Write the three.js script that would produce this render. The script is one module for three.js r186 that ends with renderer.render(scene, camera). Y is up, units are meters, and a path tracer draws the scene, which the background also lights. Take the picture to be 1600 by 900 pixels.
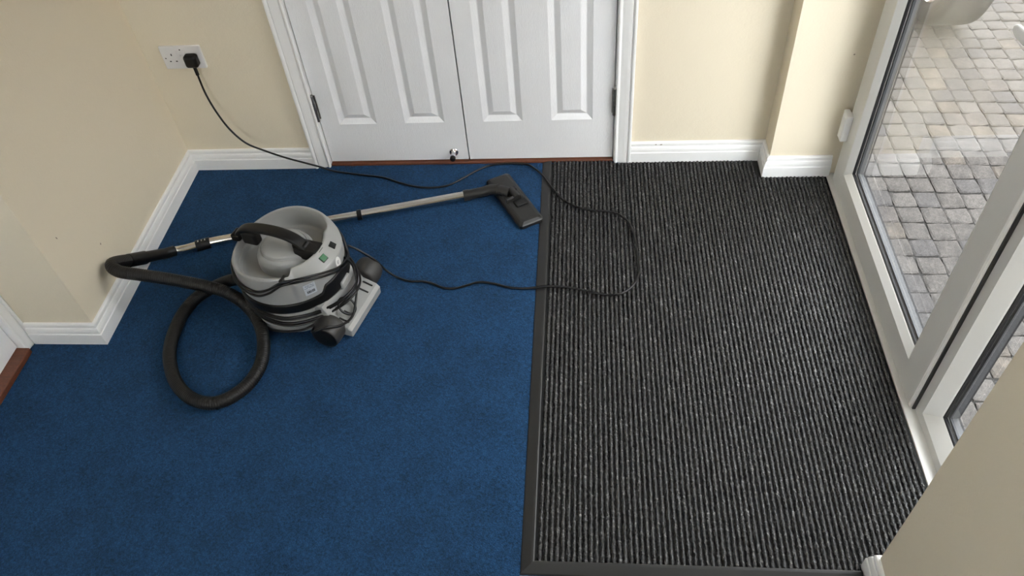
import * as THREE from 'three';
import { mergeGeometries } from 'three/addons/utils/BufferGeometryUtils.js';
import { RoundedBoxGeometry } from 'three/addons/geometries/RoundedBoxGeometry.js';
import { RectAreaLightUniformsLib } from 'three/addons/lights/RectAreaLightUniformsLib.js';

// ───────────────────────── camera, sky, exposure ─────────────────────────
const scene = new THREE.Scene();
const camera = new THREE.PerspectiveCamera(40.582, 16 / 9, 0.05, 100);
camera.position.set(0.3964, 1.8522, 2.3478);
camera.rotation.order = 'YXZ';
camera.rotation.set(THREE.MathUtils.degToRad(-47.2046), THREE.MathUtils.degToRad(7.8157), THREE.MathUtils.degToRad(-5.8146));
scene.background = new THREE.Color().setRGB(0.93, 0.97, 1.0);       // even overcast sky
scene.backgroundIntensity = 4.6;
const renderer = new THREE.WebGLRenderer({ antialias: true });
renderer.toneMapping = THREE.LinearToneMapping;
renderer.toneMappingExposure = 2.85;
renderer.shadowMap.enabled = true;
RectAreaLightUniformsLib.init();

// ───────────────────────── dimensions (metres) ─────────────────────────
const xL = -1.132, zA = 0.873, xD = -1.378, xC = 1.0496, zC = 0.0967, xF = 1.27, xW = 1.0635, zE = 1.5603, CEIL = 2.4, zN = 3.3;

// ───────────────────────── helpers ─────────────────────────
function rng(seed) { let s = seed >>> 0; return () => { s = (s + 0x6D2B79F5) >>> 0; let t = Math.imul(s ^ (s >>> 15), 1 | s); t = (t + Math.imul(t ^ (t >>> 7), 61 | t)) ^ t; return ((t ^ (t >>> 14)) >>> 0) / 4294967296; }; }
const used = new Map();
function numbered(n) { const k = used.get(n) ?? 0; used.set(n, k + 1); return k ? n + '_' + String(k).padStart(3, '0') : n; }
function prep(m) { m.castShadow = true; m.receiveShadow = true; return m; }
function obj(name, geo, mat, parent) {
  const g = Array.isArray(geo) ? mergeGeometries(geo.map((q) => q.index ? q.toNonIndexed() : q)) : geo;
  const m = prep(new THREE.Mesh(g, mat)); m.name = parent ? name : numbered(name); (parent ?? scene).add(m); return m;
}
function struct(name, geo, mat, label, category) {
  const m = obj(name, geo, mat); m.userData = { kind: 'structure', label, category }; return m;
}
function group(name, label, category, pos = [0, 0, 0], kind) {
  const g = new THREE.Group(); g.name = numbered(name); g.position.set(...pos); scene.add(g);
  g.userData = { label, category }; if (kind) g.userData.kind = kind; return g;
}
function metreUV(g) {                                              // texture coordinates in metres, taken from the face a triangle lies in
  if (g.index) g = g.toNonIndexed();
  if (!g.attributes.normal) g.computeVertexNormals();
  const p = g.attributes.position, n = g.attributes.normal, uv = new Float32Array(p.count * 2);
  for (let i = 0; i < p.count; i += 3) {
    let ax = 0, ay = 0, az = 0; for (let k = 0; k < 3; k++) { ax += n.getX(i + k); ay += n.getY(i + k); az += n.getZ(i + k); }
    ax = Math.abs(ax); ay = Math.abs(ay); az = Math.abs(az);
    for (let k = 0; k < 3; k++) {
      const j = i + k, x = p.getX(j), y = p.getY(j), z = p.getZ(j);
      const [u, v] = ay >= ax && ay >= az ? [x, z] : ax >= az ? [z, y] : [x, y];
      uv[2 * j] = u; uv[2 * j + 1] = v;
    }
  }
  g.setAttribute('uv', new THREE.BufferAttribute(uv, 2)); return g;
}
const box = (x0, x1, y0, y1, z0, z1) => metreUV(new THREE.BoxGeometry(x1 - x0, y1 - y0, z1 - z0).translate((x0 + x1) / 2, (y0 + y1) / 2, (z0 + z1) / 2));
const rbox = (x0, x1, y0, y1, z0, z1, r = 0.003, s = 2) => metreUV(new RoundedBoxGeometry(x1 - x0, y1 - y0, z1 - z0, s, r).translate((x0 + x1) / 2, (y0 + y1) / 2, (z0 + z1) / 2));
function soup(tris) {                                              // flat-shaded triangles from point triples
  const a = new Float32Array(tris.length * 9); tris.forEach((t, i) => t.forEach((q, k) => a.set(q, i * 9 + k * 3)));
  const g = new THREE.BufferGeometry(); g.setAttribute('position', new THREE.BufferAttribute(a, 3)); g.computeVertexNormals(); return metreUV(g);
}
const quad = (a, b, c, d) => [[a, b, c], [a, c, d]];
function grid(fn, nu, nv, closeU = false) {                         // smooth surface through fn(u, v)
  const pos = [], uv = [], idx = [], w = nv + 1;
  for (let i = 0; i <= nu; i++) for (let j = 0; j <= nv; j++) { pos.push(...fn(closeU && i === nu ? 0 : i / nu, j / nv)); uv.push(i / nu, j / nv); }
  for (let i = 0; i < nu; i++) for (let j = 0; j < nv; j++) { const a = i * w + j, b = a + w; idx.push(a, b, a + 1, b, b + 1, a + 1); }
  const g = new THREE.BufferGeometry(); g.setAttribute('position', new THREE.Float32BufferAttribute(pos, 3)); g.setAttribute('uv', new THREE.Float32BufferAttribute(uv, 2)); g.setIndex(idx); g.computeVertexNormals();
  if (closeU) { const n = g.attributes.normal; for (let j = 0; j <= nv; j++) { const a = j, b = nu * w + j, v = new THREE.Vector3(n.getX(a) + n.getX(b), n.getY(a) + n.getY(b), n.getZ(a) + n.getZ(b)).normalize(); n.setXYZ(a, v.x, v.y, v.z); n.setXYZ(b, v.x, v.y, v.z); } }
  return g;
}
const curve = (pts) => new THREE.CatmullRomCurve3(pts.map((q) => new THREE.Vector3(...q)), false, 'centripetal');
const tube = (pts, r, seg = 200, rad = 10, closed = false) => { const c = curve(pts); c.closed = closed; return new THREE.TubeGeometry(c, seg, r, rad, closed); };
const lathe = (pts, n = 48) => new THREE.LatheGeometry(pts.map(([r, y]) => new THREE.Vector2(r, y)), n);
function rod(a, b, r, rad = 24, r2 = r) {                            // closed cylinder between two points
  const A = new THREE.Vector3(...a), B = new THREE.Vector3(...b), d = B.clone().sub(A), g = new THREE.CylinderGeometry(r2, r, d.length(), rad);
  g.applyQuaternion(new THREE.Quaternion().setFromUnitVectors(new THREE.Vector3(0, 1, 0), d.clone().normalize())); g.translate(...A.add(B).multiplyScalar(0.5).toArray()); return g;
}
const lerp = (a, b, t) => a + (b - a) * t, sstep = (a, b, x) => { const t = Math.min(1, Math.max(0, (x - a) / (b - a))); return t * t * (3 - 2 * t); };

// ───────────────────────── textures ─────────────────────────
function tileNoise(n, cells, seed) {                                 // smooth noise that tiles
  const r = rng(seed), v = Float32Array.from({ length: cells * cells }, () => r()), out = new Float32Array(n * n);
  for (let y = 0; y < n; y++) for (let x = 0; x < n; x++) {
    const fx = x / n * cells, fy = y / n * cells, i = Math.floor(fx), j = Math.floor(fy), u = fx - i, w = fy - j, s = u * u * (3 - 2 * u), t = w * w * (3 - 2 * w);
    const q = (a, b) => v[(b % cells) * cells + (a % cells)];
    out[y * n + x] = lerp(lerp(q(i, j), q(i + 1, j), s), lerp(q(i, j + 1), q(i + 1, j + 1), s), t);
  }
  return out;
}
function tex(n, px, srgb, rx = 1, ry = rx) {
  const d = new Uint8Array(n * n * 4);
  for (let i = 0; i < n * n; i++) { const c = px(i % n, Math.floor(i / n), i); for (let k = 0; k < 3; k++) d[4 * i + k] = Math.max(0, Math.min(255, Math.round(c[k]))); d[4 * i + 3] = 255; }
  const t = new THREE.DataTexture(d, n, n); t.wrapS = t.wrapT = THREE.RepeatWrapping; t.magFilter = THREE.LinearFilter; t.minFilter = THREE.LinearMipmapLinearFilter; t.generateMipmaps = true;
  if (srgb) t.colorSpace = THREE.SRGBColorSpace; t.repeat.set(rx, ry); t.needsUpdate = true; return t;
}
const N1 = tileNoise(512, 256, 1), N2 = tileNoise(512, 90, 2), N3 = tileNoise(512, 8, 3), N4 = tileNoise(512, 24, 4);
const g3 = (v) => [v, v, v];
const carpetMap = tex(512, (x, y, i) => { const k = 0.62 + 0.42 * N1[i] + 0.22 * N2[i] + 0.12 * (N3[i] - 0.5); return [30 * k, 62 * k, 95 * k]; }, true, 2.2);
const carpetBump = tex(512, (x, y, i) => g3(255 * (0.6 * N1[i] + 0.4 * N2[i])), false, 2.2);
const ribMap = tex(512, (x, y, i) => { const s = N1[i] > 0.78 ? 110 : N2[i] > 0.76 ? 46 : 0; const k = 9 + 32 * N1[(i * 7 + 511) % 262144] * N2[i] + 18 * N2[i] + s * N2[i]; return [k * 1.0, k * 0.995, k * 0.985]; }, true, 3);
const ribBump = tex(512, (x, y, i) => g3(255 * (0.55 * N1[i] + 0.45 * N2[i])), false, 3);
const paintBump = tex(512, (x, y, i) => g3(255 * (0.5 * N2[i] + 0.5 * N4[i])), false, 2.5);
const grainBump = tex(512, (x, y) => { const a = N4[((y >> 4) * 512 + x) % 262144], b = N1[((y >> 3) * 512 + x) % 262144]; return g3(255 * (0.35 * a + 0.65 * b)); }, false, 4, 4);
const stoneMaps = [[64, 61, 58], [70, 67, 64], [58, 56, 55], [70, 65, 59], [66, 62, 59], [54, 53, 54]].map((c, q) => tex(256, (x, y) => {
  const i = ((y * 2 + q * 71) % 512) * 512 + ((x * 2 + q * 37) % 512), k = 0.50 + 0.26 * N1[i] + 0.34 * N2[i] + 0.22 * N3[i] + 0.22 * N4[i]; return c.map((v) => v * k);
}, true, 4));
const stoneBump = tex(512, (x, y, i) => g3(255 * (0.4 * N1[i] + 0.4 * N2[i] + 0.2 * N4[i])), false, 4);
const woodMap = tex(512, (x, y, i) => { const k = 0.75 + 0.4 * N4[(x >> 3) + y * 512] * N2[i] + 0.15 * N1[(x >> 4) + y * 512]; return [104 * k, 58 * k, 36 * k]; }, true, 2, 12);

// ───────────────────────── materials ─────────────────────────
const std = (o) => new THREE.MeshStandardMaterial(o), lin = (r, g, b) => new THREE.Color().setRGB(r, g, b);
const M = {
  wall: std({ color: lin(0.74, 0.665, 0.515), roughness: 0.75, bumpMap: paintBump, bumpScale: 0.0004 }),
  white: std({ color: lin(0.80, 0.80, 0.785), roughness: 0.34, bumpMap: paintBump, bumpScale: 0.0002 }),
  door: std({ color: lin(0.78, 0.785, 0.79), roughness: 0.42, bumpMap: grainBump, bumpScale: 0.0005 }),
  ceiling: std({ color: lin(0.82, 0.81, 0.78), roughness: 0.9 }),
  carpet: new THREE.MeshPhysicalMaterial({ map: carpetMap, roughness: 0.95, specularIntensity: 0.35, sheen: 0.25, sheenColor: lin(0.08, 0.2, 0.34), sheenRoughness: 0.5, bumpMap: carpetBump, bumpScale: 0.0025 }),
  rib: new THREE.MeshPhysicalMaterial({ map: ribMap, roughness: 0.42, sheen: 0.2, sheenColor: lin(0.3, 0.3, 0.29), sheenRoughness: 0.4, bumpMap: ribBump, bumpScale: 0.002 }),
  matBack: std({ color: lin(0.008, 0.008, 0.008), roughness: 0.9 }),
  rubber: std({ color: lin(0.016, 0.016, 0.0155), roughness: 0.5 }),
  frame: std({ color: lin(0.66, 0.655, 0.63), roughness: 0.3 }),
  gasket: std({ color: lin(0.012, 0.012, 0.013), roughness: 0.4 }),
  spacer: std({ color: lin(0.035, 0.037, 0.04), roughness: 0.5 }),
  strip: std({ color: lin(0.3, 0.3, 0.31), roughness: 0.4, metalness: 0.6 }),
  glass: new THREE.MeshPhysicalMaterial({ color: 0xffffff, roughness: 0, metalness: 0, transmission: 1, thickness: 0, ior: 1.52 }),
  chrome: std({ color: lin(0.75, 0.75, 0.76), roughness: 0.12, metalness: 1 }),
  steel: std({ color: lin(0.62, 0.60, 0.57), roughness: 0.15, metalness: 1 }),
  hinge: std({ color: lin(0.32, 0.31, 0.29), roughness: 0.35, metalness: 1 }),
  wood: std({ map: woodMap, roughness: 0.45 }),
  shell: std({ color: lin(0.305, 0.308, 0.296), roughness: 0.3 }),
  blackPlastic: new THREE.MeshPhysicalMaterial({ color: lin(0.005, 0.005, 0.005), roughness: 0.4, specularIntensity: 0.6 }),
  hose: new THREE.MeshPhysicalMaterial({ color: lin(0.0075, 0.007, 0.0065), roughness: 0.45, specularIntensity: 0.7 }),
  headPlastic: new THREE.MeshPhysicalMaterial({ color: lin(0.016, 0.0155, 0.0145), roughness: 0.38, specularIntensity: 0.8 }),
  cord: new THREE.MeshPhysicalMaterial({ color: lin(0.004, 0.004, 0.004), roughness: 0.3, specularIntensity: 0.7 }),
  wheelGrey: std({ color: lin(0.03, 0.029, 0.027), roughness: 0.5 }),
  green: new THREE.MeshPhysicalMaterial({ color: lin(0.008, 0.12, 0.03), roughness: 0.25, clearcoat: 0.5 }),
  socket: std({ color: lin(0.74, 0.73, 0.72), roughness: 0.25 }),
  hole: std({ color: lin(0.01, 0.009, 0.008), roughness: 0.8 }),
  joint: std({ color: lin(0.022, 0.021, 0.019), roughness: 1 }),
  brick: std({ color: lin(0.30, 0.22, 0.17), roughness: 0.9 }),
  tyre: std({ color: lin(0.022, 0.022, 0.023), roughness: 0.7 }),
};
M.frameFixed = M.frame;

// ───────────────────────── room shell ─────────────────────────
const doorTop = 1.98, dL = -0.5779, dR = 0.5015, dG = -0.0394;
struct('floor', box(-1.45, 1.262, -0.1, 0, -0.12, zN + 0.1), M.carpet, 'dark blue cut pile carpet under the vacuum cleaner', 'carpet');
struct('ceiling', box(-1.55, 1.27, CEIL, CEIL + 0.12, -0.15, zN + 0.12), M.ceiling, 'plain white ceiling above the hallway', 'ceiling');
struct('wall_back', [box(-1.55, dL - 0.01, 0, CEIL, -0.12, 0), box(dR + 0.01, 1.27, 0, CEIL, -0.12, 0), box(dL - 0.01, dR + 0.01, doorTop + 0.01, CEIL, -0.12, 0), box(dL - 0.3, dR + 0.3, 0, CEIL, -0.60, -0.56), box(dL - 0.34, dL - 0.3, 0, CEIL, -0.60, -0.12), box(dR + 0.3, dR + 0.34, 0, CEIL, -0.60, -0.12), box(dL - 0.34, dR + 0.34, CEIL, CEIL + 0.05, -0.60, -0.12), box(dL - 0.34, dR + 0.34, -0.05, 0, -0.60, -0.12)], M.wall, 'cream painted back wall around the white double door', 'wall');
struct('wall_left', box(-1.55, xL, 0, CEIL, 0, zA), M.wall, 'cream wall left of the vacuum cleaner with an outside corner', 'wall');
struct('wall_left_recess', [box(-1.55, xD, 0, CEIL, 1.72, zN), box(-1.55, xD, 2.0, CEIL, zA, 1.72), box(-1.55, xD, 0, CEIL, zA, 0.915)], M.wall, 'cream wall of the recess that holds the side door', 'wall');
struct('wall_back_pier', box(xC, 1.335, 0, CEIL, -0.12, zC), M.wall, 'cream wall pier beside the glazed door', 'wall');
struct('wall_right_return', box(xW, 1.335, 0, CEIL, zE, zN), M.wall, 'plain cream wall end standing past the black mat', 'wall');
struct('wall_right', [box(1.262, 1.335, 2.14, CEIL, zC, zE), box(1.27, 1.335, -0.4, 4.6, -5, -0.12), box(1.27, 1.335, CEIL, 4.6, -0.12, zN), box(1.27, 1.335, -0.4, 4.6, zN, 6), box(1.262, 1.335, -0.3, -0.004, zC, zE)], M.brick, 'brick outside wall around the glazed entrance', 'wall');
const wA = -0.95, wB = -0.12;                                       // window added behind the camera to bring in fill light
struct('wall_front', [box(-1.55, wA, 0, CEIL, zN, zN + 0.12), box(wB, 1.335, 0, CEIL, zN, zN + 0.12), box(wA, wB, 0, 0.95, zN, zN + 0.12), box(wA, wB, 2.05, CEIL, zN, zN + 0.12)], M.wall, 'cream end wall with an opening for the added fill window', 'wall');
{ const w = group('window_2', 'white framed window added in the end wall for fill light', 'window', [0, 0, 0], 'structure'), f = 0.05;
  obj('added_window_frame', [box(wA, wA + f, 0.95, 2.05, zN + 0.03, zN + 0.09), box(wB - f, wB, 0.95, 2.05, zN + 0.03, zN + 0.09), box(wA + f, wB - f, 0.95, 1.0, zN + 0.03, zN + 0.09), box(wA + f, wB - f, 2.0, 2.05, zN + 0.03, zN + 0.09)], M.white, w);
  obj('glass_pane', soup(quad([wA + f, 1.0, zN + 0.06], [wB - f, 1.0, zN + 0.06], [wB - f, 2.0, zN + 0.06], [wA + f, 2.0, zN + 0.06])), M.glass, w); }

// skirting boards: one profile swept along the walls with mitred corners
const skProf = [[0, 0], [0.018, 0], [0.018, 0.0455], [0.0165, 0.0475], [0.0148, 0.0482], [0.0148, 0.0500], [0.0158, 0.0515], [0.0150, 0.0600], [0.0125, 0.0675], [0.0100, 0.0695], [0.0082, 0.0700], [0.0082, 0.0720], [0.0098, 0.0735], [0.0095, 0.0820], [0.0070, 0.0862], [0.0035, 0.0873], [0, 0.0873]];
function sweep(prof, path, s, i) {
  const n = [], V = [];
  for (let k = 0; k < path.length - 1; k++) { const tx = path[k + 1][0] - path[k][0], tz = path[k + 1][1] - path[k][1], l = Math.hypot(tx, tz); n.push([-s * tz / l, s * tx / l]); }
  for (let k = 0; k < path.length; k++) { const a = n[Math.max(0, k - 1)], b = n[Math.min(n.length - 1, k)], q = 1 + a[0] * b[0] + a[1] * b[1]; V.push([(a[0] + b[0]) / q, (a[1] + b[1]) / q]); }
  const at = (k, [d, y]) => [path[k][0] + V[k][0] * d, y, path[k][1] + V[k][1] * d], t = [];
  for (let j = 0; j < prof.length - 1; j++) t.push(...quad(at(i, prof[j]), at(i + 1, prof[j]), at(i + 1, prof[j + 1]), at(i, prof[j + 1])));
  const tri = THREE.ShapeUtils.triangulateShape(prof.map(([d, y]) => new THREE.Vector2(d, y)), []);
  for (const k of [i, i + 1]) for (const f of tri) t.push(f.map((q) => at(k, prof[q])));
  return soup(t);
}
const skA = [[-0.640, 0], [xL, 0], [xL, zA], [-1.36, zA]], skB = [[0.565, 0], [xC, 0], [xC, zC], [1.264, zC]], skC = [[1.262, zE], [xW, zE], [xW, zN]];
struct('baseboard_back', sweep(skProf, skA, -1, 0), M.white, 'white moulded skirting under the wall socket', 'skirting');
struct('baseboard_left', sweep(skProf, skA, -1, 1), M.white, 'white moulded skirting behind the vacuum hose', 'skirting');
struct('baseboard_left_return', sweep(skProf, skA, -1, 2), M.white, 'short white skirting between the corner and the side door', 'skirting');
struct('baseboard_right', sweep(skProf, skB, 1, 0), M.white, 'white moulded skirting between double door and pier', 'skirting');
struct('baseboard_pier_side', sweep(skProf, skB, 1, 1), M.white, 'very short white skirting on the side of the pier', 'skirting');
struct('baseboard_pier', sweep(skProf, skB, 1, 2), M.white, 'white moulded skirting across the front of the pier', 'skirting');
struct('baseboard_near_end', sweep(skProf, skC, 1, 0), M.white, 'white skirting around the end of the near wall', 'skirting');
struct('baseboard_near', sweep(skProf, skC, 1, 1), M.white, 'white skirting along the near wall by the mat corner', 'skirting');

// small knocks in the paint
{
  const chipM = std({ color: lin(0.30, 0.25, 0.19), roughness: 0.9 }), find = (n) => scene.children.find((o) => o.name === n);
  const chip = (parent, at, n, w, h, turn) => { const g = new THREE.CircleGeometry(1, 9).scale(w / 2, h / 2, 1).rotateZ(turn); g.applyQuaternion(new THREE.Quaternion().setFromUnitVectors(new THREE.Vector3(0, 0, 1), new THREE.Vector3(...n))); obj('paint_chip', g.translate(...at), chipM, find(parent)); };
  chip('wall_left', [xL + 0.0004, 0.3795, 0.798], [1, 0, 0], 0.004, 0.010, 0.3); chip('wall_left', [xL + 0.0004, 0.2231, 0.6614], [1, 0, 0], 0.005, 0.008, -0.4);
  chip('wall_back_pier', [1.241, 0.4805, zC + 0.0004], [0, 0, 1], 0.006, 0.005, 0.2);
  chip('baseboard_right', [0.658, 0.0790, 0.0101], [0, 0, 1], 0.007, 0.004, 0); chip('baseboard_right', [0.677, 0.0785, 0.0101], [0, 0, 1], 0.010, 0.0045, 0.1);
}

// architraves: profile given across the width (from the door outwards) and out from the wall
const archProf = [[0, 0], [0, 0.012], [0.002, 0.0145], [0.006, 0.0150], [0.009, 0.0135], [0.0105, 0.0110], [0.013, 0.0105], [0.020, 0.0125], [0.034, 0.0155], [0.043, 0.0165], [0.0455, 0.0140], [0.047, 0.0140], [0.049, 0.0180], [0.053, 0.0205], [0.058, 0.0200], [0.0605, 0.0170], [0.061, 0]];
function archit(y1, map) {
  const shp = new THREE.Shape(archProf.map(([a, b]) => new THREE.Vector2(a, b)));
  const g = new THREE.ExtrudeGeometry(shp, { depth: y1, bevelEnabled: false }), p = g.attributes.position;
  for (let i = 0; i < p.count; i++) { const q = map(p.getX(i), p.getZ(i), p.getY(i)); p.setXYZ(i, ...q); }
  g.computeVertexNormals(); return metreUV(g);
}
const aL = dL - 0.003, aR = dR + 0.006;
struct('trim_1', archit(doorTop + 0.06, (a, y, d) => [aL - a, y, d]), M.white, 'white moulded architrave on the socket side of the double door', 'architrave');
struct('trim_2', archit(doorTop + 0.06, (a, y, d) => [aR + a, y, d]), M.white, 'white moulded architrave between the double door and the bare wall', 'architrave');
struct('trim_3', archit(aR - aL, (a, l, d) => [aL + l, doorTop + 0.004 + a, d + 0.0002]), M.white, 'white moulded architrave over the double door', 'architrave');
struct('trim_4', [box(dL - 0.01, dL - 0.003, 0, doorTop, -0.12, 0.001), box(dR + 0.003, dR + 0.01, 0, doorTop, -0.12, 0.001), box(dL - 0.01, dR + 0.01, doorTop + 0.003, doorTop + 0.01, -0.12, 0.001)], M.white, 'white lining of the double door frame', 'door frame');
struct('trim_5', rbox(dL - 0.002, dR + 0.002, -0.002, 0.009, -0.10, 0.006, 0.003), M.wood, 'reddish brown wooden threshold strip under the double door', 'threshold');

// double door: moulded leaves with V-grooved raised panels
function panelGeo(x0, x1, y0, y1, z) {
  const ring = (i, d) => [[x0 + i, y0 + i, z - d], [x1 - i, y0 + i, z - d], [x1 - i, y1 - i, z - d], [x0 + i, y1 - i, z - d]];
  const R = [ring(0, 0), ring(0.003, 0.0015), ring(0.020, 0.0095), ring(0.0225, 0.0095), ring(0.040, 0.0012), ring(0.042, 0.0006)], t = [];
  for (let k = 0; k < R.length - 1; k++) for (let e = 0; e < 4; e++) t.push(...quad(R[k][e], R[k][(e + 1) % 4], R[k + 1][(e + 1) % 4], R[k + 1][e]));
  t.push(...quad(...R[R.length - 1])); return soup(t);
}
function leaf(name, label, x0, x1, panels) {
  const zf = -0.008, g = group(name, label, 'door', [0, 0, 0], 'structure');
  const ys = [[0.183, 0.93], [1.08, 1.84]], shp = new THREE.Shape([[x0, 0.013], [x1, 0.013], [x1, doorTop], [x0, doorTop]].map(([a, b]) => new THREE.Vector2(a, b)));
  for (const [a, b] of panels) for (const [c, d] of ys) shp.holes.push(new THREE.Path([[a, c], [a, d], [b, d], [b, c]].map((q) => new THREE.Vector2(...q))));
  obj('door_slab', metreUV(new THREE.ExtrudeGeometry(shp, { depth: 0.035, bevelEnabled: false }).translate(0, 0, zf - 0.035)), M.door, g);
  for (const [a, b] of panels) for (const [c, d] of ys) obj('door_panel', panelGeo(a, b, c, d, zf), M.door, g);
  return g;
}
const leafL = leaf('door_1', 'white panelled door leaf nearer the wall socket, chrome stop at its foot', dL, dG - 0.0025, [[-0.508, -0.366], [-0.2605, -0.113]]);
const leafR = leaf('door_2', 'white panelled door leaf nearer the glazed entrance', dG + 0.0025, dR, [[0.0295, 0.174], [0.279, 0.427]]);
for (const [l, x] of [[leafL, dL - 0.001], [leafR, dR + 0.001]]) for (const y of [0.2625, 1.72]) {
  const h = obj('hinge', [rod([x, y - 0.05, 0.0035], [x, y + 0.05, 0.0035], 0.0062, 14), box(x - 0.009, x + 0.009, y - 0.05, y + 0.05, -0.0075, -0.004)], M.hinge, l);
  for (const dy of [-0.02, 0.0, 0.02]) obj('hinge_knuckle', rod([x, y + dy - 0.008, 0.0035], [x, y + dy + 0.008, 0.0035], 0.0072, 14), M.hinge, h);
  for (const s of [-1, 1]) obj('hinge_finial', new THREE.SphereGeometry(0.0065, 12, 8).translate(x, y + s * 0.052, 0.0035), M.hinge, h);
}
{ const s = obj('door_stop', lathe([[0, -0.001], [0.0175, -0.001], [0.0175, 0.002], [0.014, 0.0045], [0.008, 0.006], [0.0075, 0.012], [0.009, 0.015], [0.009, 0.035], [0, 0.035]], 32).rotateX(Math.PI / 2).translate(-0.0955, 0.047, -0.008), M.chrome, leafL);
  obj('rubber_tip', lathe([[0, 0.033], [0.0105, 0.033], [0.0105, 0.044], [0.0085, 0.0475], [0, 0.048]], 24).rotateX(Math.PI / 2).translate(-0.0955, 0.047, -0.008), M.blackPlastic, s); }

// side door in the recess on the left
struct('trim_6', [archit(2.06, (a, y, d) => [xD + d * 0.9, y, 0.923 - a * 0.82])], M.white, 'white architrave of the side door beside the recess wall', 'architrave');
struct('trim_7', [box(xD - 0.13, xD, 0, 2.0, 0.913, 0.921), box(xD - 0.13, xD, 0, 2.0, 1.713, 1.721), box(xD - 0.002, xD + 0.016, 0, 2.06, 1.715, 1.775)], M.white, 'white lining of the side door frame', 'door frame');
struct('trim_8', rbox(xD - 0.06, xD + 0.026, -0.002, 0.021, 0.921, 1.713, 0.005), M.wood, 'reddish brown wooden threshold at the side door', 'threshold');
struct('door_3', box(xD - 0.05, xD - 0.012, 0.026, 1.998, 0.924, 1.710), M.door, 'plain white side door in the recess', 'door');

// ───────────────────────── glazed entrance ─────────────────────────
// frames are mitred rings round a pane: [inset from the ring's outer edge, depth x]
function ringFrame(prof, z0, z1, y0, y1) {
  const t = [], at = ([i, x], c) => [x, c & 2 ? y1 - i : y0 + i, (c === 1 || c === 2) ? z1 - i : z0 + i];
  for (let j = 0; j < prof.length - 1; j++) for (let c = 0; c < 4; c++) { const d = (c + 1) % 4; t.push(...quad(at(prof[j], c), at(prof[j], d), at(prof[j + 1], d), at(prof[j + 1], c))); }
  return soup(t);
}
function glazing(g, z0, z1, y0, y1, face, flat, beadW, bd = 0.017) {
  // face: room-side plane, flat: width of the flat profile, beadW: sloping bead
  const gx = face + bd + 0.009;
  obj('frame_profile', ringFrame([[0.004, face + bd + 0.042], [0, face + bd + 0.036], [0, face + 0.010], [0.0015, face + 0.004], [0.006, face + 0.0008], [0.012, face], [flat, face], [flat + 0.0005, face + 0.002], [flat + 0.0005, face + bd + 0.042], [0.004, face + bd + 0.042]], z0, z1, y0, y1), M.frame, g);
  obj('glazing_bead', ringFrame([[flat, face + 0.004], [flat, face - 0.0005], [flat + 0.002, face - 0.001], [flat + beadW - 0.002, face + bd - 0.003], [flat + beadW, face + bd], [flat + beadW, gx], [flat, gx], [flat, face + 0.004]], z0, z1, y0, y1), M.frame, g);
  const a = flat + beadW - 0.001;
  obj('gasket', [ringFrame([[a, face + bd - 0.0005], [a + 0.0035, face + bd + 0.0005], [a + 0.005, face + bd + 0.004], [a + 0.004, gx], [a, gx]], z0, z1, y0, y1), ringFrame([[a + 0.004, gx + 0.026], [a + 0.006, gx + 0.03], [a, gx + 0.032]], z0, z1, y0, y1)], M.gasket, g);
  obj('glass_spacer', ringFrame([[a + 0.011, gx + 0.003], [a + 0.011, gx + 0.021], [a - 0.002, gx + 0.021], [a - 0.002, gx + 0.003], [a + 0.011, gx + 0.003]], z0, z1, y0, y1), M.spacer, g);
  const e = flat + 0.006;
  for (const x of [gx + 0.002, gx + 0.022]) obj('glass_pane', soup(quad([x, y0 + e, z0 + e], [x, y0 + e, z1 - e], [x, y1 - e, z1 - e], [x, y1 - e, z0 + e])), M.glass, g);
}
const gDoor = group('door_4', 'glazed entrance door leaf with pale grey frame beside the pier', 'glazed door', [0, 0, 0], 'structure');
glazing(gDoor, 0.133, 1.0985, 0.0085, 2.08, xF, 0.092, 0.024);
{ // lever handle on the lock stile, lower hinge on the other
  const h = obj('handle_plate', rbox(xF - 0.008, xF + 0.001, 0.90, 1.12, 1.035, 1.067, 0.004), M.white, gDoor);
  obj('lever', [rod([xF - 0.004, 1.03, 1.05], [xF - 0.048, 1.03, 1.05], 0.009, 16), new THREE.SphereGeometry(0.0095, 16, 12).translate(xF - 0.046, 1.03, 1.05),
    grid((u, v) => { const a = u * Math.PI * 2, w = v < 0.02 ? 0 : v > 0.995 ? 0 : 0.55 + 0.45 * Math.sin(Math.min(1, v * 1.3) * Math.PI * 0.5) - 0.85 * Math.pow(Math.max(0, v - 0.8) / 0.2, 3); return [xF - 0.046 + 0.006 * Math.cos(a) * w - 0.008 * v * v, 1.03 + 0.0125 * Math.sin(a) * w, 1.05 - 0.135 * v]; }, 20, 24, true)], M.white, h);
  const k = obj('door_hinge', [rod([xF - 0.012, 0.192, 0.128], [xF - 0.012, 0.292, 0.128], 0.0095, 18), rbox(xF - 0.022, xF + 0.002, 0.192, 0.292, 0.132, 0.164, 0.004), rbox(xF - 0.008, xF + 0.006, 0.205, 0.28, 0.100, 0.126, 0.003)], M.white, gDoor);
  obj('hinge_cover', rbox(xF - 0.024, xF - 0.012, 0.198, 0.286, 0.136, 0.160, 0.004), M.white, k); obj('hinge_screw', rod([xF - 0.016, 0.2, 0.161], [xF - 0.016, 0.2, 0.1615], 0.002, 8), M.hole, k);
}
obj('gap_shade_strip', box(1.280, 1.2945, 0.0085, 2.08, 1.0975, 1.1035), M.gasket, gDoor);  // black strip standing in for the shadow gap beside the leaf
const gFix = group('window_1', 'fixed glazed side panel next to the entrance door', 'window', [0, 0, 0], 'structure');
glazing(gFix, 1.062, 1.62, -0.035, 2.12, 1.288, 0.074, 0.036, 0.030);
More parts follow.
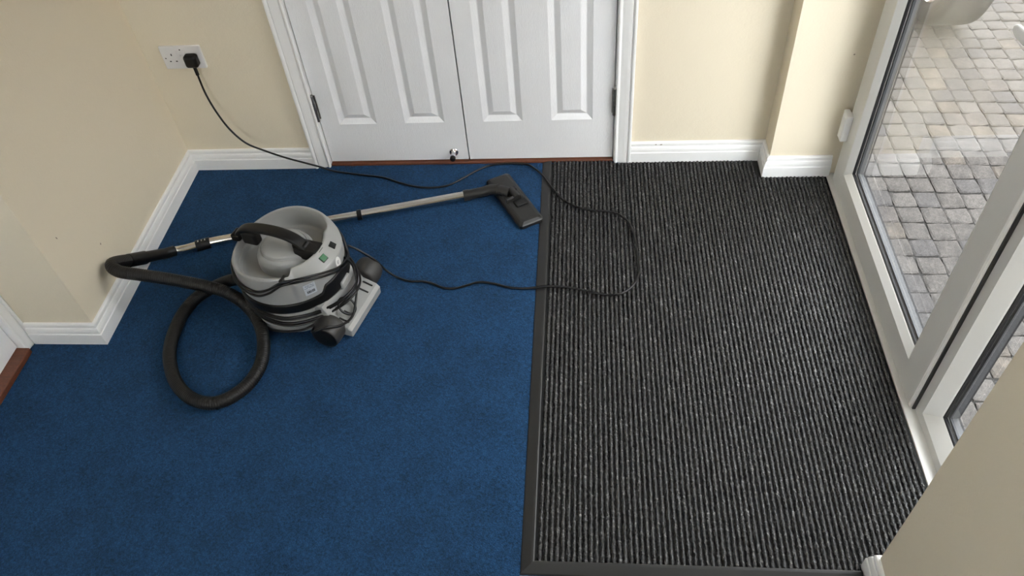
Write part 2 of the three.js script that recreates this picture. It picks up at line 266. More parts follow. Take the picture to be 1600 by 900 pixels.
struct('trim_9', [box(1.272, 1.333, 2.082, 2.14, zC, zE), box(1.288, 1.333, -0.004, 2.1, zC, 0.131)], M.frame, 'pale grey fixed frame around the glazed door', 'door frame');
struct('trim_10', rbox(1.257, 1.334, -0.004, 0.0085, zC + 0.001, zE + 0.02, 0.0025), M.frame, 'pale threshold strip between the mat and the glazed door', 'threshold');

// ───────────────────────── paving outside ─────────────────────────
const yP = (x) => -0.03 - 0.05 * (x - 1.39);
const paving = group('pavement', 'weathered grey block paving outside the glazed door', 'paving', [0, 0, 0], 'structure');
obj('sand_bed', soup(quad([1.335, yP(1.335) - 0.009, -9], [1.335, yP(1.335) - 0.009, 9], [14, yP(14) - 0.009, 9], [14, yP(14) - 0.009, -9])), M.joint, paving).userData.label = 'grey sand in the joints';
{
  const r = rng(77), mats = stoneMaps.map((m) => std({ map: m, roughness: 0.92, bumpMap: stoneBump, bumpScale: 0.0012 }));
  const block = (seed) => {                                          // a tumbled block: worn, uneven top edge
    const q = rng(seed), h = 0.0397, lo = [], mi = [], hi = [], n = 8, corner = [[-1, -1], [0, -1], [1, -1], [1, 0], [1, 1], [0, 1], [-1, 1], [-1, 0]];
    for (let k = 0; k < n; k++) {
      const [sx, sz] = corner[k], c = sx && sz, j = () => (q() - 0.5) * 0.0016, ox = sx * (h - (c ? 0.003 : 0)) + j(), oz = sz * (h - (c ? 0.003 : 0)) + j();
      lo.push([ox, -0.03, oz]); mi.push([ox, -0.0035 + j(), oz]); hi.push([sx * (h - (c ? 0.0095 : 0.0055)) + j(), j() * 0.6, sz * (h - (c ? 0.0095 : 0.0055)) + j()]);
    }
    const t = [], mid = [0, 0.0008, 0];
    for (let k = 0; k < n; k++) { const d = (k + 1) % n; t.push(...quad(lo[d], lo[k], mi[k], mi[d]), ...quad(mi[d], mi[k], hi[k], hi[d]), [hi[d], hi[k], mid]); }
    return soup(t);
  };
  const variants = Array.from({ length: 8 }, (_, k) => block(900 + k)), list = [];
  camera.updateMatrixWorld(); camera.updateProjectionMatrix();
  for (let i = 0; i < 27; i++) for (let j = -36; j < 21; j++) {
    const x = 1.430 + i * 0.0815 + (r() - 0.5) * 0.003, z = 0.1915 + j * 0.0812 + (r() - 0.5) * 0.003, v = Math.floor(r() * 8), m = Math.floor(r() * r() * 0.999 * 6), turn = Math.floor(r() * 4), tilt = (r() - 0.5) * 0.016, tz = (r() - 0.5) * 0.016, dy = (r() - 0.5) * 0.0016;
    const p = new THREE.Vector3(x, yP(x), z).project(camera);
    const seen = Math.abs(p.x) < 1.02 && Math.abs(p.y) < 1.03;
    list.push({ x, z, v, m, turn, tilt, tz, dy, seen, d: Math.hypot(x - 0.396, z - 2.348) });
  }
  list.sort((a, b) => (b.seen - a.seen) || a.d - b.d);
  const rest = mats.map(() => []);
  list.forEach((b, k) => {
    const mtx = new THREE.Matrix4().compose(new THREE.Vector3(b.x, yP(b.x) + b.dy, b.z), new THREE.Quaternion().setFromEuler(new THREE.Euler(b.tilt, b.turn * Math.PI / 2, b.tz - 0.05)), new THREE.Vector3(1, 1, 1));
    if (k < 300) { const o = obj('paver', variants[b.v], mats[b.m], paving); o.applyMatrix4(mtx); }
    else rest[b.m].push(variants[b.v].clone().applyMatrix4(mtx));
  });
  rest.forEach((gs, k) => { if (gs.length) { const o = obj('paver_field', mergeGeometries(gs), mats[k], paving); o.userData = { kind: 'stuff', label: 'more of the same paving blocks' }; } });
  obj('far_paving', soup(quad([3.6, yP(3.6) - 0.002, -9], [3.6, yP(3.6) - 0.002, 9], [14, yP(14) - 0.002, 9], [14, yP(14) - 0.002, -9])), mats[1], paving).userData.label = 'paving farther off';
}
struct('added_sky_block', [box(7.0, 7.3, -1, 3.6, -9, 9)], M.brick, 'unseen brick building added across the yard to block low sky light', 'building');  // unseen block, added to hold back low sky light
{ // wheel of a parked car
  const w = group('car_wheel', 'dark rubber car wheel standing on the block paving', 'wheel', [1.89, yP(1.99), -1.09]), R = 0.30;
  obj('tyre', lathe([[0.20, -0.075], [0.215, -0.095], [0.24, -0.102], [0.262, -0.104], [0.264, -0.1025], [0.285, -0.096], [R - 0.004, -0.08], [R, -0.06], [R, 0.06], [R - 0.004, 0.08], [0.27, 0.1], [0.2, 0.08]], 72).rotateZ(-Math.PI / 2).translate(0.104, R, 0), M.tyre, w);
  obj('wheel_rim', lathe([[0.0, -0.06], [0.05, -0.062], [0.06, -0.05], [0.16, -0.045], [0.185, -0.055], [0.2, -0.085], [0.205, -0.08], [0.2, 0.08], [0, 0.08]], 60).rotateZ(-Math.PI / 2).translate(0.104, R, 0), M.steel, w);
}

// ───────────────────────── entrance mat ─────────────────────────
{
  const mat = group('entrance_mat', 'charcoal ribbed entrance mat with black rubber edging in front of the glazed door', 'mat', [0.2405, 0, 0]);
  const W = 0.034, x1 = 1.256 - 0.2405, z1 = 1.590;
  obj('backing', [box(W - 0.004, xC - 0.019 - 0.2405, 0.0004, 0.004, 0.0185, z1 - 0.026), box(xC - 0.019 - 0.2405, xW - 0.0195 - 0.2405, 0.0004, 0.004, zC + 0.0185, z1 - 0.026), box(xW - 0.0195 - 0.2405, x1, 0.0004, 0.004, zC + 0.0185, zE - 0.019)], M.matBack, mat);
  const pitch = 0.01385, n = Math.floor((x1 - W) / pitch), r = rng(5);
  for (let k = 0; k < n; k++) {
    const xc = W + 0.006 + (k + 0.5) * pitch, wx = xc + 0.2405, onArch = wx > 0.503 && wx < 0.572;
    const za = wx > xC - 0.03 ? zC + 0.0205 : onArch ? 0.0225 : wx < 0.51 ? 0.009 : 0.0205, zb = wx > xW - 0.028 ? zE - 0.021 : z1 - 0.030, ph = r() * 9, nz = Math.round((zb - za) / 0.0045), rr = rng(k + 40), jit = Array.from({ length: (nz + 1) * 7 }, () => rr() - 0.5), lump = Array.from({ length: nz + 1 }, () => (rr() - 0.5) * 0.36), lean = Array.from({ length: nz + 1 }, () => (rr() - 0.5) * 0.0018);
    const g = grid((u, v) => { const i = Math.round(u * nz), j = Math.round(v * 6), a = Math.PI * v, q = jit[i * 7 + j], e = (i === 0 || i === nz) ? 0.7 : 1; const R = (0.98 + 0.34 * q + lump[i] + 0.05 * Math.sin(i * 1.9 + ph)) * e; return [xc + lean[i] * Math.sin(a) - Math.cos(a) * 0.0057 * R, 0.0035 + Math.sin(a) * Math.min(0.0092, 0.0074 * R), lerp(za, zb, u)]; }, nz, 6);
    const uv = g.attributes.uv, p = g.attributes.position; for (let i = 0; i < uv.count; i++) uv.setXY(i, p.getX(i) * 1.0 + p.getY(i) + k * 0.37, p.getZ(i) + k * 0.11);
    obj('rib', g, M.rib, mat);
  }
  // edging with a sloping outer face, mitred at the corner
  const E2 = [[0, 0.0004], [0.003, 0.0035], [0.026, 0.0105], [0.031, 0.0112], [0.034, 0.010], [0.034, 0.0004]], t1 = [], t2 = [];
  const rightEnd = xW - 0.02 - 0.2405;
  for (let j = 0; j < E2.length - 1; j++) {
    const [a, ya] = E2[j], [b, yb] = E2[j + 1];
    t1.push(...quad([a, ya, 0.009], [b, yb, 0.009], [b, yb, z1 - b * 0.95], [a, ya, z1 - a * 0.95]));
    t2.push(...quad([a, ya, z1 - a * 0.95], [b, yb, z1 - b * 0.95], [rightEnd, yb, z1 - b * 0.95], [rightEnd, ya, z1 - a * 0.95]));
  }
  t1.push(...quad([0, 0.0004, 0.009], [0.003, 0.0035, 0.009], [0.034, 0.010, 0.009], [0.034, 0.0004, 0.009]));
  obj('side_edging', soup(t1), M.rubber, mat); obj('end_edging', soup(t2), M.rubber, mat);
}
struct('trim_11', rbox(0.2395, xW - 0.02, -0.001, 0.006, 1.5935, 1.632, 0.002), M.strip, 'thin metal floor strip along the end of the mat', 'floor strip');

// ───────────────────────── wall socket ─────────────────────────
{
  const s = group('wall_socket', 'white double wall socket above the skirting, one outlet free', 'socket', [-1.0648, 0.4436, 0]);
  const shp = new THREE.Shape(), w = 0.147, h = 0.086, r = 0.004;
  shp.moveTo(r, 0); shp.lineTo(w - r, 0); shp.quadraticCurveTo(w, 0, w, r); shp.lineTo(w, h - r); shp.quadraticCurveTo(w, h, w - r, h); shp.lineTo(r, h); shp.quadraticCurveTo(0, h, 0, h - r); shp.lineTo(0, r); shp.quadraticCurveTo(0, 0, r, 0);
  obj('face_plate', new THREE.ExtrudeGeometry(shp, { depth: 0.006, bevelEnabled: true, bevelSize: 0.002, bevelThickness: 0.002, bevelOffset: -0.002, bevelSegments: 3 }).translate(0, 0, 0.0005), M.socket, s);
  for (const x of [0.0365, 0.1105]) {
    obj('switch_rocker', rbox(x + (x < 0.07 ? 0.022 : -0.033), x + (x < 0.07 ? 0.033 : -0.022), 0.050, 0.072, 0.0075, 0.0125, 0.002), M.socket, s);
    obj('earth_slot', box(x - 0.002, x + 0.002, 0.051, 0.059, 0.0086, 0.0088), M.hole, s);
    for (const d of [-0.011, 0.011]) obj('pin_slot', box(x + d - 0.0032, x + d + 0.0032, 0.028, 0.032, 0.0086, 0.0088), M.hole, s);
  }
  obj('neon_window', box(0.010, 0.014, 0.040, 0.044, 0.0086, 0.0089), M.hole, s);
  obj('screw_cap', rod([0.0735, 0.073, 0.0084], [0.0735, 0.073, 0.0088], 0.0025, 12), M.hole, s);
}

// ───────────────────────── vacuum cleaner ─────────────────────────
{
  const C = [-0.512, 0.697], vac = group('vacuum_cleaner', 'grey tub vacuum cleaner with black hose, steel wand and floor head on the blue carpet', 'vacuum cleaner', [C[0], 0, C[1]]);
  const D = Math.PI / 180, L = ([x, y, z]) => [x - C[0], y, z - C[1]], A = [0.9605, 0.2784];
  const loc = (x, y, z) => [x * A[0] - z * A[1], y, x * A[1] + z * A[0]];         // the machine's own axes: x towards its wheels
  const pol = (deg, r, y) => [r * Math.cos(deg * D), y, r * Math.sin(deg * D)];
  const turn = (g) => g.rotateY(-Math.atan2(A[1], A[0]));
  // lower tub
  const tub = obj('tub', lathe([[0, 0.010], [0.135, 0.010], [0.152, 0.014], [0.160, 0.024], [0.1625, 0.040], [0.1635, 0.07], [0.1645, 0.124], [0.15, 0.124]], 96), M.shell, vac);
  obj('tub_ridge', new THREE.TorusGeometry(0.1628, 0.0028, 8, 96).rotateX(Math.PI / 2).translate(0, 0.055, 0), M.shell, tub);
  // black joint band, taller at the wheel side
  const bandTop = (d) => 0.157 + 0.024 * sstep(36, 29, Math.abs(d - 8));
  obj('joint_band', grid((u, v) => {
    const d = u * 360 - 180, top = bandTop(d), q = v * 6, ys = [0.119, 0.119, 0.126, 0.138, top - 0.006, top, top], rs = [0.160, 0.1675, 0.1700, 0.1700, 0.1700, 0.1670, 0.158], i = Math.min(5, Math.floor(q)), f = q - i;
    return pol(d, lerp(rs[i], rs[i + 1], f) + 0.003 * sstep(45, 33, Math.abs(d - 12)), lerp(ys[i], ys[i + 1], f));
  }, 240, 6, true), M.blackPlastic, vac);
  // upper shell: rim of changing height, wide control panel over the wheels
  const rimH = (d) => 0.252 + 0.012 * Math.cos(2 * (d - 90) * D);
  const profA = (d) => { const h = rimH(d); return [[0.1645, 0.15], [0.1655, 0.19], [0.1650, h - 0.016], [0.1640, h - 0.006], [0.1615, h - 0.001], [0.1580, h], [0.1545, h - 0.0015], [0.1520, h - 0.008], [0.1500, h - 0.025], [0.1450, 0.212], [0.1410, 0.201], [0.1350, 0.196], [0.128, 0.1945], [0.09, 0.193], [0.05, 0.193], [0, 0.193]]; };
  const profB = () => [[0.1645, 0.15], [0.1680, 0.19], [0.1700, 0.221], [0.1695, 0.228], [0.1670, 0.233], [0.1600, 0.2385], [0.1480, 0.248], [0.1320, 0.2605], [0.1270, 0.2635], [0.1220, 0.2625], [0.1190, 0.257], [0.1175, 0.240], [0.1160, 0.205], [0.09, 0.193], [0.05, 0.193], [0, 0.193]];
  const K = 3, seg = 15 * K;
  const head = obj('motor_cover', grid((u, v) => {
    const d = u * 360 - 180, off = Math.abs(d - 16), w = d > 16 ? sstep(56, 49, off) : sstep(78, 30, off), a = profA(d), b = profB(), q = v * 15, i = Math.min(14, Math.floor(q)), f = q - i, g = (P, k) => lerp(P[i][k], P[i + 1][k], f);
    return pol(d, lerp(g(a, 0), g(b, 0), w), lerp(g(a, 1), g(b, 1), w));
  }, 240, seg, true), M.shell, vac);
  // domed motor housing with a spout towards the wheels
  const domeP = [[0.088, 0.190], [0.0885, 0.205], [0.0865, 0.222], [0.080, 0.236], [0.0735, 0.2425], [0.0705, 0.2435], [0.0685, 0.2415], [0.0670, 0.2440], [0.0655, 0.2500], [0.0620, 0.2530], [0.03, 0.2545], [0, 0.2550]];
  obj('motor_dome', grid((u, v) => {
    const d = u * 360, q = v * 33 / 3, i = Math.min(10, Math.floor(q)), f = q - i, s = 1 + 0.42 * Math.exp(-Math.pow((((d - 22 + 540) % 360) - 180) / 24, 2)) * sstep(0.045, 0.07, lerp(domeP[i][0], domeP[i + 1][0], f)), r = lerp(domeP[i][0], domeP[i + 1][0], f) * s;
    const e = pol(d, r, lerp(domeP[i][1], domeP[i + 1][1], f) - (s - 1) * 0.035); return [e[0] - 0.006, e[1], e[2] - 0.004];
  }, 96, 33, true), M.shell, head);
  // carrying handle
  const path = curve([loc(-0.166, 0.243, 0), loc(-0.158, 0.262, 0), loc(-0.138, 0.281, 0), loc(-0.10, 0.294, 0), loc(-0.04, 0.300, 0), loc(0.01, 0.297, 0), loc(0.045, 0.286, 0), loc(0.068, 0.270, 0), loc(0.085, 0.260, 0), loc(0.11, 0.258, 0), loc(0.134, 0.252, 0)]);
  const side = new THREE.Vector3(-A[1], 0, A[0]), hw = (v) => lerp(0.0165, 0.0190, Math.sin(v * Math.PI)) + 0.003 * sstep(0.75, 0.85, v);
  obj('carry_handle', [grid((u, v) => {
    const p = path.getPointAt(v), t = path.getTangentAt(v), n = new THREE.Vector3().crossVectors(t, side).normalize().negate(), a = u * Math.PI * 2, c = Math.cos(a), s = Math.sin(a), k = v < 0.001 || v > 0.999 ? 0 : 1;
    return p.addScaledVector(side, k * hw(v) * Math.sign(c) * Math.pow(Math.abs(c), 0.6)).addScaledVector(n, -k * 0.0085 * Math.sign(s) * Math.pow(Math.abs(s), 0.6)).toArray();
  }, 28, 60, true), turn(new RoundedBoxGeometry(0.055, 0.05, 0.034, 3, 0.010).translate(-0.118, 0.254, 0)), turn(new RoundedBoxGeometry(0.030, 0.026, 0.040, 3, 0.006).translate(-0.168, 0.248, 0)),
    turn(new RoundedBoxGeometry(0.082, 0.040, 0.058, 3, 0.010).translate(0.086, 0.246, -0.002)), turn(new RoundedBoxGeometry(0.05, 0.05, 0.034, 3, 0.010).translate(0.062, 0.250, 0))], M.blackPlastic, vac);
  obj('recess_shade', grid((u, v) => { const d = lerp(-18, 62, u), w = d > 16 ? sstep(56, 49, d - 16) : sstep(78, 30, 16 - d); return pol(d, lerp(0.1445, lerp(0.1145, 0.1168, v), w), lerp(0.196, lerp(0.24, 0.256, w), v)); }, 40, 4), M.blackPlastic, head);  // black sheet colours in the shadow between dome and panel
  // controls and stickers on the panel
  const panelN = (deg, T) => new THREE.Vector3(Math.cos(deg * D) * Math.sin(T), Math.cos(T), Math.sin(deg * D) * Math.sin(T));
  const onPanel = (g, deg, r, y, T, spin = 0) => { const n = panelN(deg, T), t = new THREE.Vector3(-Math.sin(deg * D), 0, Math.cos(deg * D)), b = new THREE.Vector3().crossVectors(n, t); g.rotateY(spin).applyMatrix4(new THREE.Matrix4().makeBasis(b.negate(), n, t.negate())); return g.translate(...pol(deg, r, y)); };
  const T0 = 0.67;
  obj('power_switch', onPanel(new RoundedBoxGeometry(0.019, 0.007, 0.021, 2, 0.002), 23.5, 0.1475, 0.2497, T0), M.green, head).userData.label = 'green rocker switch';
  obj('switch_blank', onPanel(new THREE.BoxGeometry(0.020, 0.004, 0.020), 1, 0.1500, 0.2478, T0), M.blackPlastic, head);
  obj('switch_surround', onPanel(new THREE.BoxGeometry(0.021, 0.003, 0.023), 23.5, 0.1475, 0.2485, T0), M.blackPlastic, head);
  { // round white sticker with a grey loop mark
    const cv = document.createElement('canvas'); cv.width = cv.height = 128; const x = cv.getContext('2d');
    x.fillStyle = '#e4e4e0'; x.fillRect(0, 0, 128, 128); x.strokeStyle = '#8d8d8a'; x.lineWidth = 8; x.beginPath(); x.arc(66, 58, 17, 2.4, 7.4); x.stroke(); x.beginPath(); x.moveTo(48, 78); x.quadraticCurveTo(58, 92, 84, 84); x.stroke(); x.beginPath(); x.arc(66, 58, 6, 0, 6.3); x.stroke();
    const t = new THREE.CanvasTexture(cv); t.colorSpace = THREE.SRGBColorSpace;
    const g = new THREE.CircleGeometry(1, 36); g.rotateX(-Math.PI / 2).scale(0.021, 1, 0.013);
    obj('brand_sticker', onPanel(g, 13, 0.1712, 0.2105, Math.PI / 2 - 0.05, 0), std({ map: t, roughness: 0.35 }), head);
  }
  { // information sticker: smudged print and a bar code
    const cv = document.createElement('canvas'); cv.width = 160; cv.height = 192; const x = cv.getContext('2d'), r = rng(8);
    x.fillStyle = '#b6bcc2'; x.fillRect(0, 0, 160, 192); x.fillStyle = '#3c4560'; for (let k = 0; k < 4; k++) for (let q = 0; q < 9; q++) if (r() > 0.25) x.fillRect(10 + q * 15, 18 + k * 15, 12, 7);
    x.fillStyle = '#626a78'; for (let q = 0; q < 6; q++) if (r() > 0.3) x.fillRect(16 + q * 16, 98, 12, 5); x.fillStyle = '#15181c'; for (let q = 0; q < 26; q++) x.fillRect(28 + q * 4.2, 118, 1.4 + r() * 2.6, 46);
    const t = new THREE.CanvasTexture(cv); t.colorSpace = THREE.SRGBColorSpace;
    obj('info_sticker', grid((u, v) => pol(lerp(60, 47.5, u), lerp(0.1676, 0.1712, v), lerp(0.175, 0.221, v)), 10, 2), std({ map: t, roughness: 0.3, side: THREE.DoubleSide }), head);
  }
  obj('latch', turn(new RoundedBoxGeometry(0.014, 0.022, 0.03, 2, 0.004)).translate(...pol(76, 0.158, 0.252)), M.blackPlastic, vac);
  // chassis with slotted step and two wheels
  const step = [[0.10, 0.012], [0.228, 0.012], [0.230, 0.034], [0.222, 0.044], [0.175, 0.062], [0.162, 0.095], [0.150, 0.118], [0.10, 0.118]];
  const cs = new THREE.Shape(step.map((q) => new THREE.Vector2(...q)));
  const chassis = obj('chassis_step', turn(new THREE.ExtrudeGeometry(cs, { depth: 0.188, bevelEnabled: true, bevelSize: 0.004, bevelThickness: 0.006, bevelSegments: 2 }).translate(0, 0, -0.088)), M.shell, vac);
  for (const z of [-0.075, -0.045, 0.055, 0.085]) obj('step_slot', turn(new RoundedBoxGeometry(0.034, 0.003, 0.005, 1, 0.001).rotateZ(-0.37).translate(0.203, 0.0578, z)), M.hole, chassis);
  obj('tool_clip', turn(new RoundedBoxGeometry(0.05, 0.03, 0.05, 2, 0.006).translate(0.155, 0.128, -0.01)), M.shell, chassis);
  for (const s of [-1, 1]) {
    const put = (g) => { g.rotateX(Math.PI / 2); if (s < 0) g.rotateY(Math.PI); return turn(g).translate(...loc(0.170, 0.0457, s * 0.128)); };
    const w = obj('wheel', put(lathe([[0, -0.034], [0.036, -0.034], [0.043, -0.028], [0.0455, -0.015], [0.0455, 0.012], [0.0440, 0.024], [0.0420, 0.030], [0.0405, 0.030], [0, 0.028]], 44)), M.wheelGrey, vac);
    obj('wheel_cap', put(lathe([[0.0405, 0.0285], [0.0400, 0.0310], [0.034, 0.0335], [0.018, 0.0350], [0, 0.0355]], 40)), M.blackPlastic, w);
  }
  obj('castor', turn(new THREE.CylinderGeometry(0.011, 0.011, 0.02, 16).rotateX(Math.PI / 2).translate(-0.11, 0.011, 0.0)), M.blackPlastic, vac);
  // hose inlet and ribbed hose
  obj('hose_inlet', rod(pol(182, 0.150, 0.104), pol(182, 0.188, 0.098), 0.027, 24, 0.0245), M.blackPlastic, vac);
  const HP = [[-0.676, 0.100, 0.692], [-0.732, 0.085, 0.689], [-0.789, 0.055, 0.680], [-0.839, 0.032, 0.687], [-0.875, 0.024, 0.720], [-0.895, 0.022, 0.780], [-0.896, 0.022, 0.860], [-0.882, 0.022, 0.936], [-0.848, 0.022, 1.009], [-0.803, 0.022, 1.068], [-0.744, 0.022, 1.110], [-0.681, 0.022, 1.123], [-0.631, 0.022, 1.100], [-0.592, 0.022, 1.049], [-0.576, 0.024, 0.979], [-0.588, 0.030, 0.903], [-0.619, 0.045, 0.833], [-0.671, 0.065, 0.779], [-0.735, 0.088, 0.748], [-0.806, 0.105, 0.735], [-0.873, 0.125, 0.734], [-0.938, 0.145, 0.736], [-1.003, 0.163, 0.739], [-1.060, 0.172, 0.735], [-1.085, 0.178, 0.724], [-1.095, 0.178, 0.708], [-1.0945, 0.168, 0.690], [-1.088, 0.150, 0.666], [-1.080, 0.129, 0.641]].map(L);
  const hc = curve(HP), len = hc.getLength(), rings = Math.round(len / 0.0016), fr = hc.computeFrenetFrames(rings);
  obj('hose', grid((u, v) => { const i = Math.round(u * rings), p = hc.getPointAt(i / rings), r = 0.0196 + 0.0007 * Math.cos(i * Math.PI / 2), a = v * Math.PI * 2; return p.addScaledVector(fr.normals[i], Math.cos(a) * r).addScaledVector(fr.binormals[i], Math.sin(a) * r).toArray(); }, rings, 18), M.hose, vac);
  // bent grip, wand and floor head
  const wand = obj('wand', [tube([[-1.050, 0.055, 0.540], [-1.030, 0.036, 0.510], [-0.995, 0.022, 0.483], [-0.955, 0.017, 0.459], [-0.90, 0.016, 0.437], [-0.818, 0.016, 0.4155]].map(L), 0.0165, 60, 24), rod(L([-0.819, 0.016, 0.4158]), L([-0.03, 0.022, 0.2135]), 0.0165, 32)], M.steel, vac);
  const wp = (t) => { const a = [-0.819, 0.016, 0.4158], b = [-0.03, 0.022, 0.2135]; return L(a.map((q, i) => lerp(q, b[i], t))); };
  obj('hose_cuff', [rod(L([-1.083, 0.135, 0.650]), L([-1.066, 0.095, 0.596]), 0.0225, 28), rod(L([-1.067, 0.097, 0.598]), L([-1.047, 0.050, 0.534]), 0.0195, 28, 0.0185), tube([[-1.051, 0.060, 0.547], [-1.042, 0.045, 0.527], [-1.022, 0.033, 0.502]].map(L), 0.0186, 16, 24)], M.blackPlastic, wand);
  const slide = obj('air_slider', tube([[-0.962, 0.0175, 0.463], [-0.940, 0.0168, 0.453], [-0.918, 0.0165, 0.444]].map(L), 0.0198, 12, 24), M.blackPlastic, wand);
  for (let k = 0; k < 3; k++) obj('slider_hole', new RoundedBoxGeometry(0.004, 0.002, 0.009, 1, 0.001).rotateY(0.35).translate(...L([-0.951 + k * 0.011, 0.0368, 0.4588 - k * 0.0045])), M.steel, slide);
  obj('wand_collar', rod(wp(0.515), wp(0.535), 0.0192, 28), M.blackPlastic, wand);
  const hd = obj('floor_head', (() => {                                // shaped base: long box with sloping top
    const c = [0.146, 0.232], ux = [0.489, 0.872], vx = [0.872, -0.489], P = (l, w, y) => L([c[0] + ux[0] * l + vx[0] * w, y, c[1] + ux[1] * l + vx[1] * w]);
    const hl = 0.146, hwid = 0.046, ring = (il, iw, y, ch) => [[-hl + il + ch, -hwid + iw], [hl - il - ch, -hwid + iw], [hl - il, -hwid + iw + ch], [hl - il, hwid - iw - ch], [hl - il - ch, hwid - iw], [-hl + il + ch, hwid - iw], [-hl + il, hwid - iw - ch], [-hl + il, -hwid + iw + ch]].map(([l, w]) => P(l, w, y));
    const R = [ring(0.002, 0.002, 0.003, 0.007), ring(0, 0, 0.005, 0.008), ring(0, 0, 0.0165, 0.008), ring(0.004, 0.003, 0.0205, 0.008), ring(0.012, 0.010, 0.0255, 0.008), ring(0.022, 0.016, 0.0275, 0.008)], t = [];
    for (let k = 0; k < R.length - 1; k++) for (let e = 0; e < 8; e++) t.push(...quad(R[k][e], R[k][(e + 1) % 8], R[k + 1][(e + 1) % 8], R[k + 1][e]));
    for (const q of [R[0], R[R.length - 1]]) for (let e = 1; e < 7; e++) t.push([q[0], q[e], q[e + 1]]);
    return soup(t);
  })(), M.headPlastic, vac);
  const at = (l, w, y) => L([0.146 + 0.489 * l + 0.872 * w, y, 0.232 + 0.872 * l - 0.489 * w]), yaw = Math.atan2(0.489, 0.872);
  obj('head_pedal', new RoundedBoxGeometry(0.045, 0.010, 0.032, 2, 0.003).rotateY(yaw).translate(...at(0.042, 0.008, 0.030)), M.blackPlastic, hd);
  obj('head_pedal', new RoundedBoxGeometry(0.030, 0.010, 0.020, 2, 0.003).rotateY(yaw).translate(...at(-0.040, 0.012, 0.030)), M.blackPlastic, hd);
  obj('swivel_mount', [new RoundedBoxGeometry(0.060, 0.020, 0.012, 2, 0.004).rotateY(yaw).translate(...at(0.014, -0.008, 0.033)), new RoundedBoxGeometry(0.060, 0.020, 0.010, 2, 0.004).rotateY(yaw).translate(...at(-0.028, -0.006, 0.033)), rod(at(-0.034, 0.004, 0.034), at(0.02, 0.004, 0.034), 0.015, 20)], M.headPlastic, hd);
  obj('head_neck', [tube([[-0.036, 0.022, 0.215], [-0.005, 0.0225, 0.207], [0.030, 0.026, 0.2005], [0.060, 0.034, 0.198], [0.09, 0.037, 0.2035], [0.128, 0.034, 0.215]].map(L), 0.0185, 50, 24), rod(L([-0.038, 0.0218, 0.2155]), L([-0.018, 0.0222, 0.2105]), 0.0200, 28), rod(L([0.082, 0.037, 0.2010]), L([0.088, 0.037, 0.2025]), 0.0202, 28)], M.headPlastic, hd);
  // mains lead: wraps round the body, then across the floor to the plug
  const CR = 0.0037, ring1 = (y, r, rear, n0 = 0) => Array.from({ length: 40 }, (_, k) => { const d = k * 9 + n0, w = Math.exp(-Math.pow((((d - 14 + 540) % 360) - 180) / 34, 2)); return pol(d, r + rear * w, y(((d + 180) % 360) - 180, w)); });
  const lead = obj('power_cord', tube([[-0.951, 0.443, 0.028], [-0.949, 0.405, 0.034], [-0.943, 0.358, 0.042], [-0.924, 0.293, 0.055], [-0.893, 0.222, 0.066], [-0.850, 0.164, 0.070], [-0.790, 0.124, 0.066], [-0.728, 0.088, 0.060], [-0.663, 0.058, 0.055], [-0.607, 0.034, 0.052], [-0.558, 0.014, 0.053], [-0.500, 0.005, 0.057], [-0.435, 0.005, 0.070], [-0.358, 0.005, 0.086], [-0.291, 0.005, 0.118], [-0.227, 0.005, 0.141], [-0.165, 0.005, 0.148], [-0.107, 0.005, 0.136], [-0.051, 0.005, 0.093], [-0.007, 0.005, 0.053], [0.040, 0.005, 0.023], [0.087, 0.005, 0.014], [0.136, 0.005, 0.013], [0.185, 0.006, 0.023], [0.217, 0.008, 0.055], [0.247, 0.013, 0.102], [0.279, 0.017, 0.169], [0.322, 0.0165, 0.237], [0.368, 0.0165, 0.275], [0.424, 0.0165, 0.294], [0.490, 0.0165, 0.304], [0.533, 0.0165, 0.334], [0.559, 0.0165, 0.393], [0.569, 0.0165, 0.476], [0.572, 0.0165, 0.551], [0.571, 0.0165, 0.603], [0.553, 0.0165, 0.650], [0.521, 0.0165, 0.683], [0.485, 0.0165, 0.694], [0.441, 0.0165, 0.687], [0.391, 0.0165, 0.672], [0.340, 0.0165, 0.660], [0.292, 0.0165, 0.657], [0.262, 0.0155, 0.656], [0.235, 0.008, 0.655], [0.195, 0.005, 0.655], [0.153, 0.005, 0.650], [0.100, 0.005, 0.633], [0.053, 0.005, 0.627], [0.016, 0.005, 0.641], [-0.024, 0.005, 0.655], [-0.063, 0.005, 0.651], [-0.101, 0.005, 0.632], [-0.135, 0.005, 0.623], [-0.178, 0.005, 0.622], [-0.223, 0.008, 0.606], [-0.252, 0.03, 0.600], [-0.285, 0.085, 0.60], [-0.330, 0.13, 0.600], [-0.358, 0.15, 0.60]].map(L), CR, 900, 9), M.cord, vac);
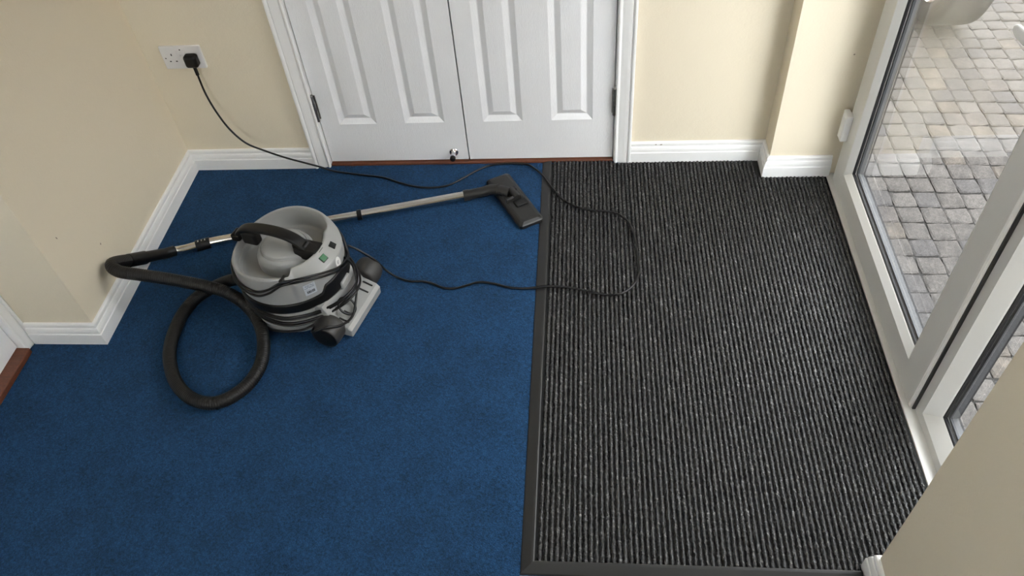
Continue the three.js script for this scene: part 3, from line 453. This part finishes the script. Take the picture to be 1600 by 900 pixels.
  obj('cord_loop', tube([...Array.from({ length: 24 }, (_, k) => { const d = -12 + k * 15; const y = d < 90 ? lerp(0.178, 0.256, sstep(-12, 68, d)) : d < 130 ? lerp(0.256, 0.213, sstep(72, 110, d)) : 0.213; return pol(d, d < 30 ? 0.1755 : 0.1705, y); })], CR, 200, 9, true), M.cord, lead);
  obj('cord_loop', tube(Array.from({ length: 24 }, (_, k) => { const d = -12 + k * 15; const y = d < 90 ? lerp(0.17, 0.252, sstep(-12, 70, d)) : d < 130 ? lerp(0.252, 0.202, sstep(72, 110, d)) : 0.202; return pol(d, d < 30 ? 0.1765 : 0.1735, y - 0.004); }), CR, 200, 9, true), M.cord, lead);
  for (const [y0, y1, rear, n0] of [[0.103, 0.010, 0.034, 0], [0.095, 0.010, 0.030, 4], [0.077, 0.020, 0.040, 2], [0.065, 0.030, 0.028, 5]])
    obj('cord_loop', tube(ring1((d, w) => y0 + y1 * w + 0.020 * sstep(85, 130, d) * sstep(200, 150, d), 0.1685, rear, n0), CR, 240, 9, true), M.cord, lead);
  obj('cord_loop', tube([pol(150, 0.1675, 0.026), pol(132, 0.1675, 0.026), pol(112, 0.1675, 0.030), pol(92, 0.1675, 0.036), pol(76, 0.1685, 0.040), pol(62, 0.176, 0.055), loc(0.150, 0.088, 0.176), loc(0.185, 0.098, 0.158), loc(0.212, 0.075, 0.120), loc(0.222, 0.060, 0.07), loc(0.212, 0.072, 0.02), loc(0.196, 0.10, -0.03), loc(0.178, 0.15, -0.06), loc(0.165, 0.19, -0.05)], CR, 160, 9), M.cord, lead);
  obj('cord_loop', tube(Array.from({ length: 16 }, (_, k) => { const a = k / 16 * Math.PI * 2; return loc(0.196 + 0.022 * Math.cos(a), 0.078 - 0.02 * Math.cos(a), 0.045 + 0.026 * Math.sin(a)); }), CR, 80, 9, true), M.cord, lead);
  // plug in the wall socket
  const plug = obj('plug', [new RoundedBoxGeometry(0.046, 0.046, 0.034, 4, 0.011).translate(...L([-0.9535, 0.4845, 0.0262]))], M.blackPlastic, vac);
  obj('cord_grip', tube([[-0.9530, 0.468, 0.027], [-0.9520, 0.452, 0.027], [-0.9505, 0.430, 0.0295]].map(L), 0.0062, 12, 14), M.blackPlastic, plug);
}

renderer.render(scene, camera);
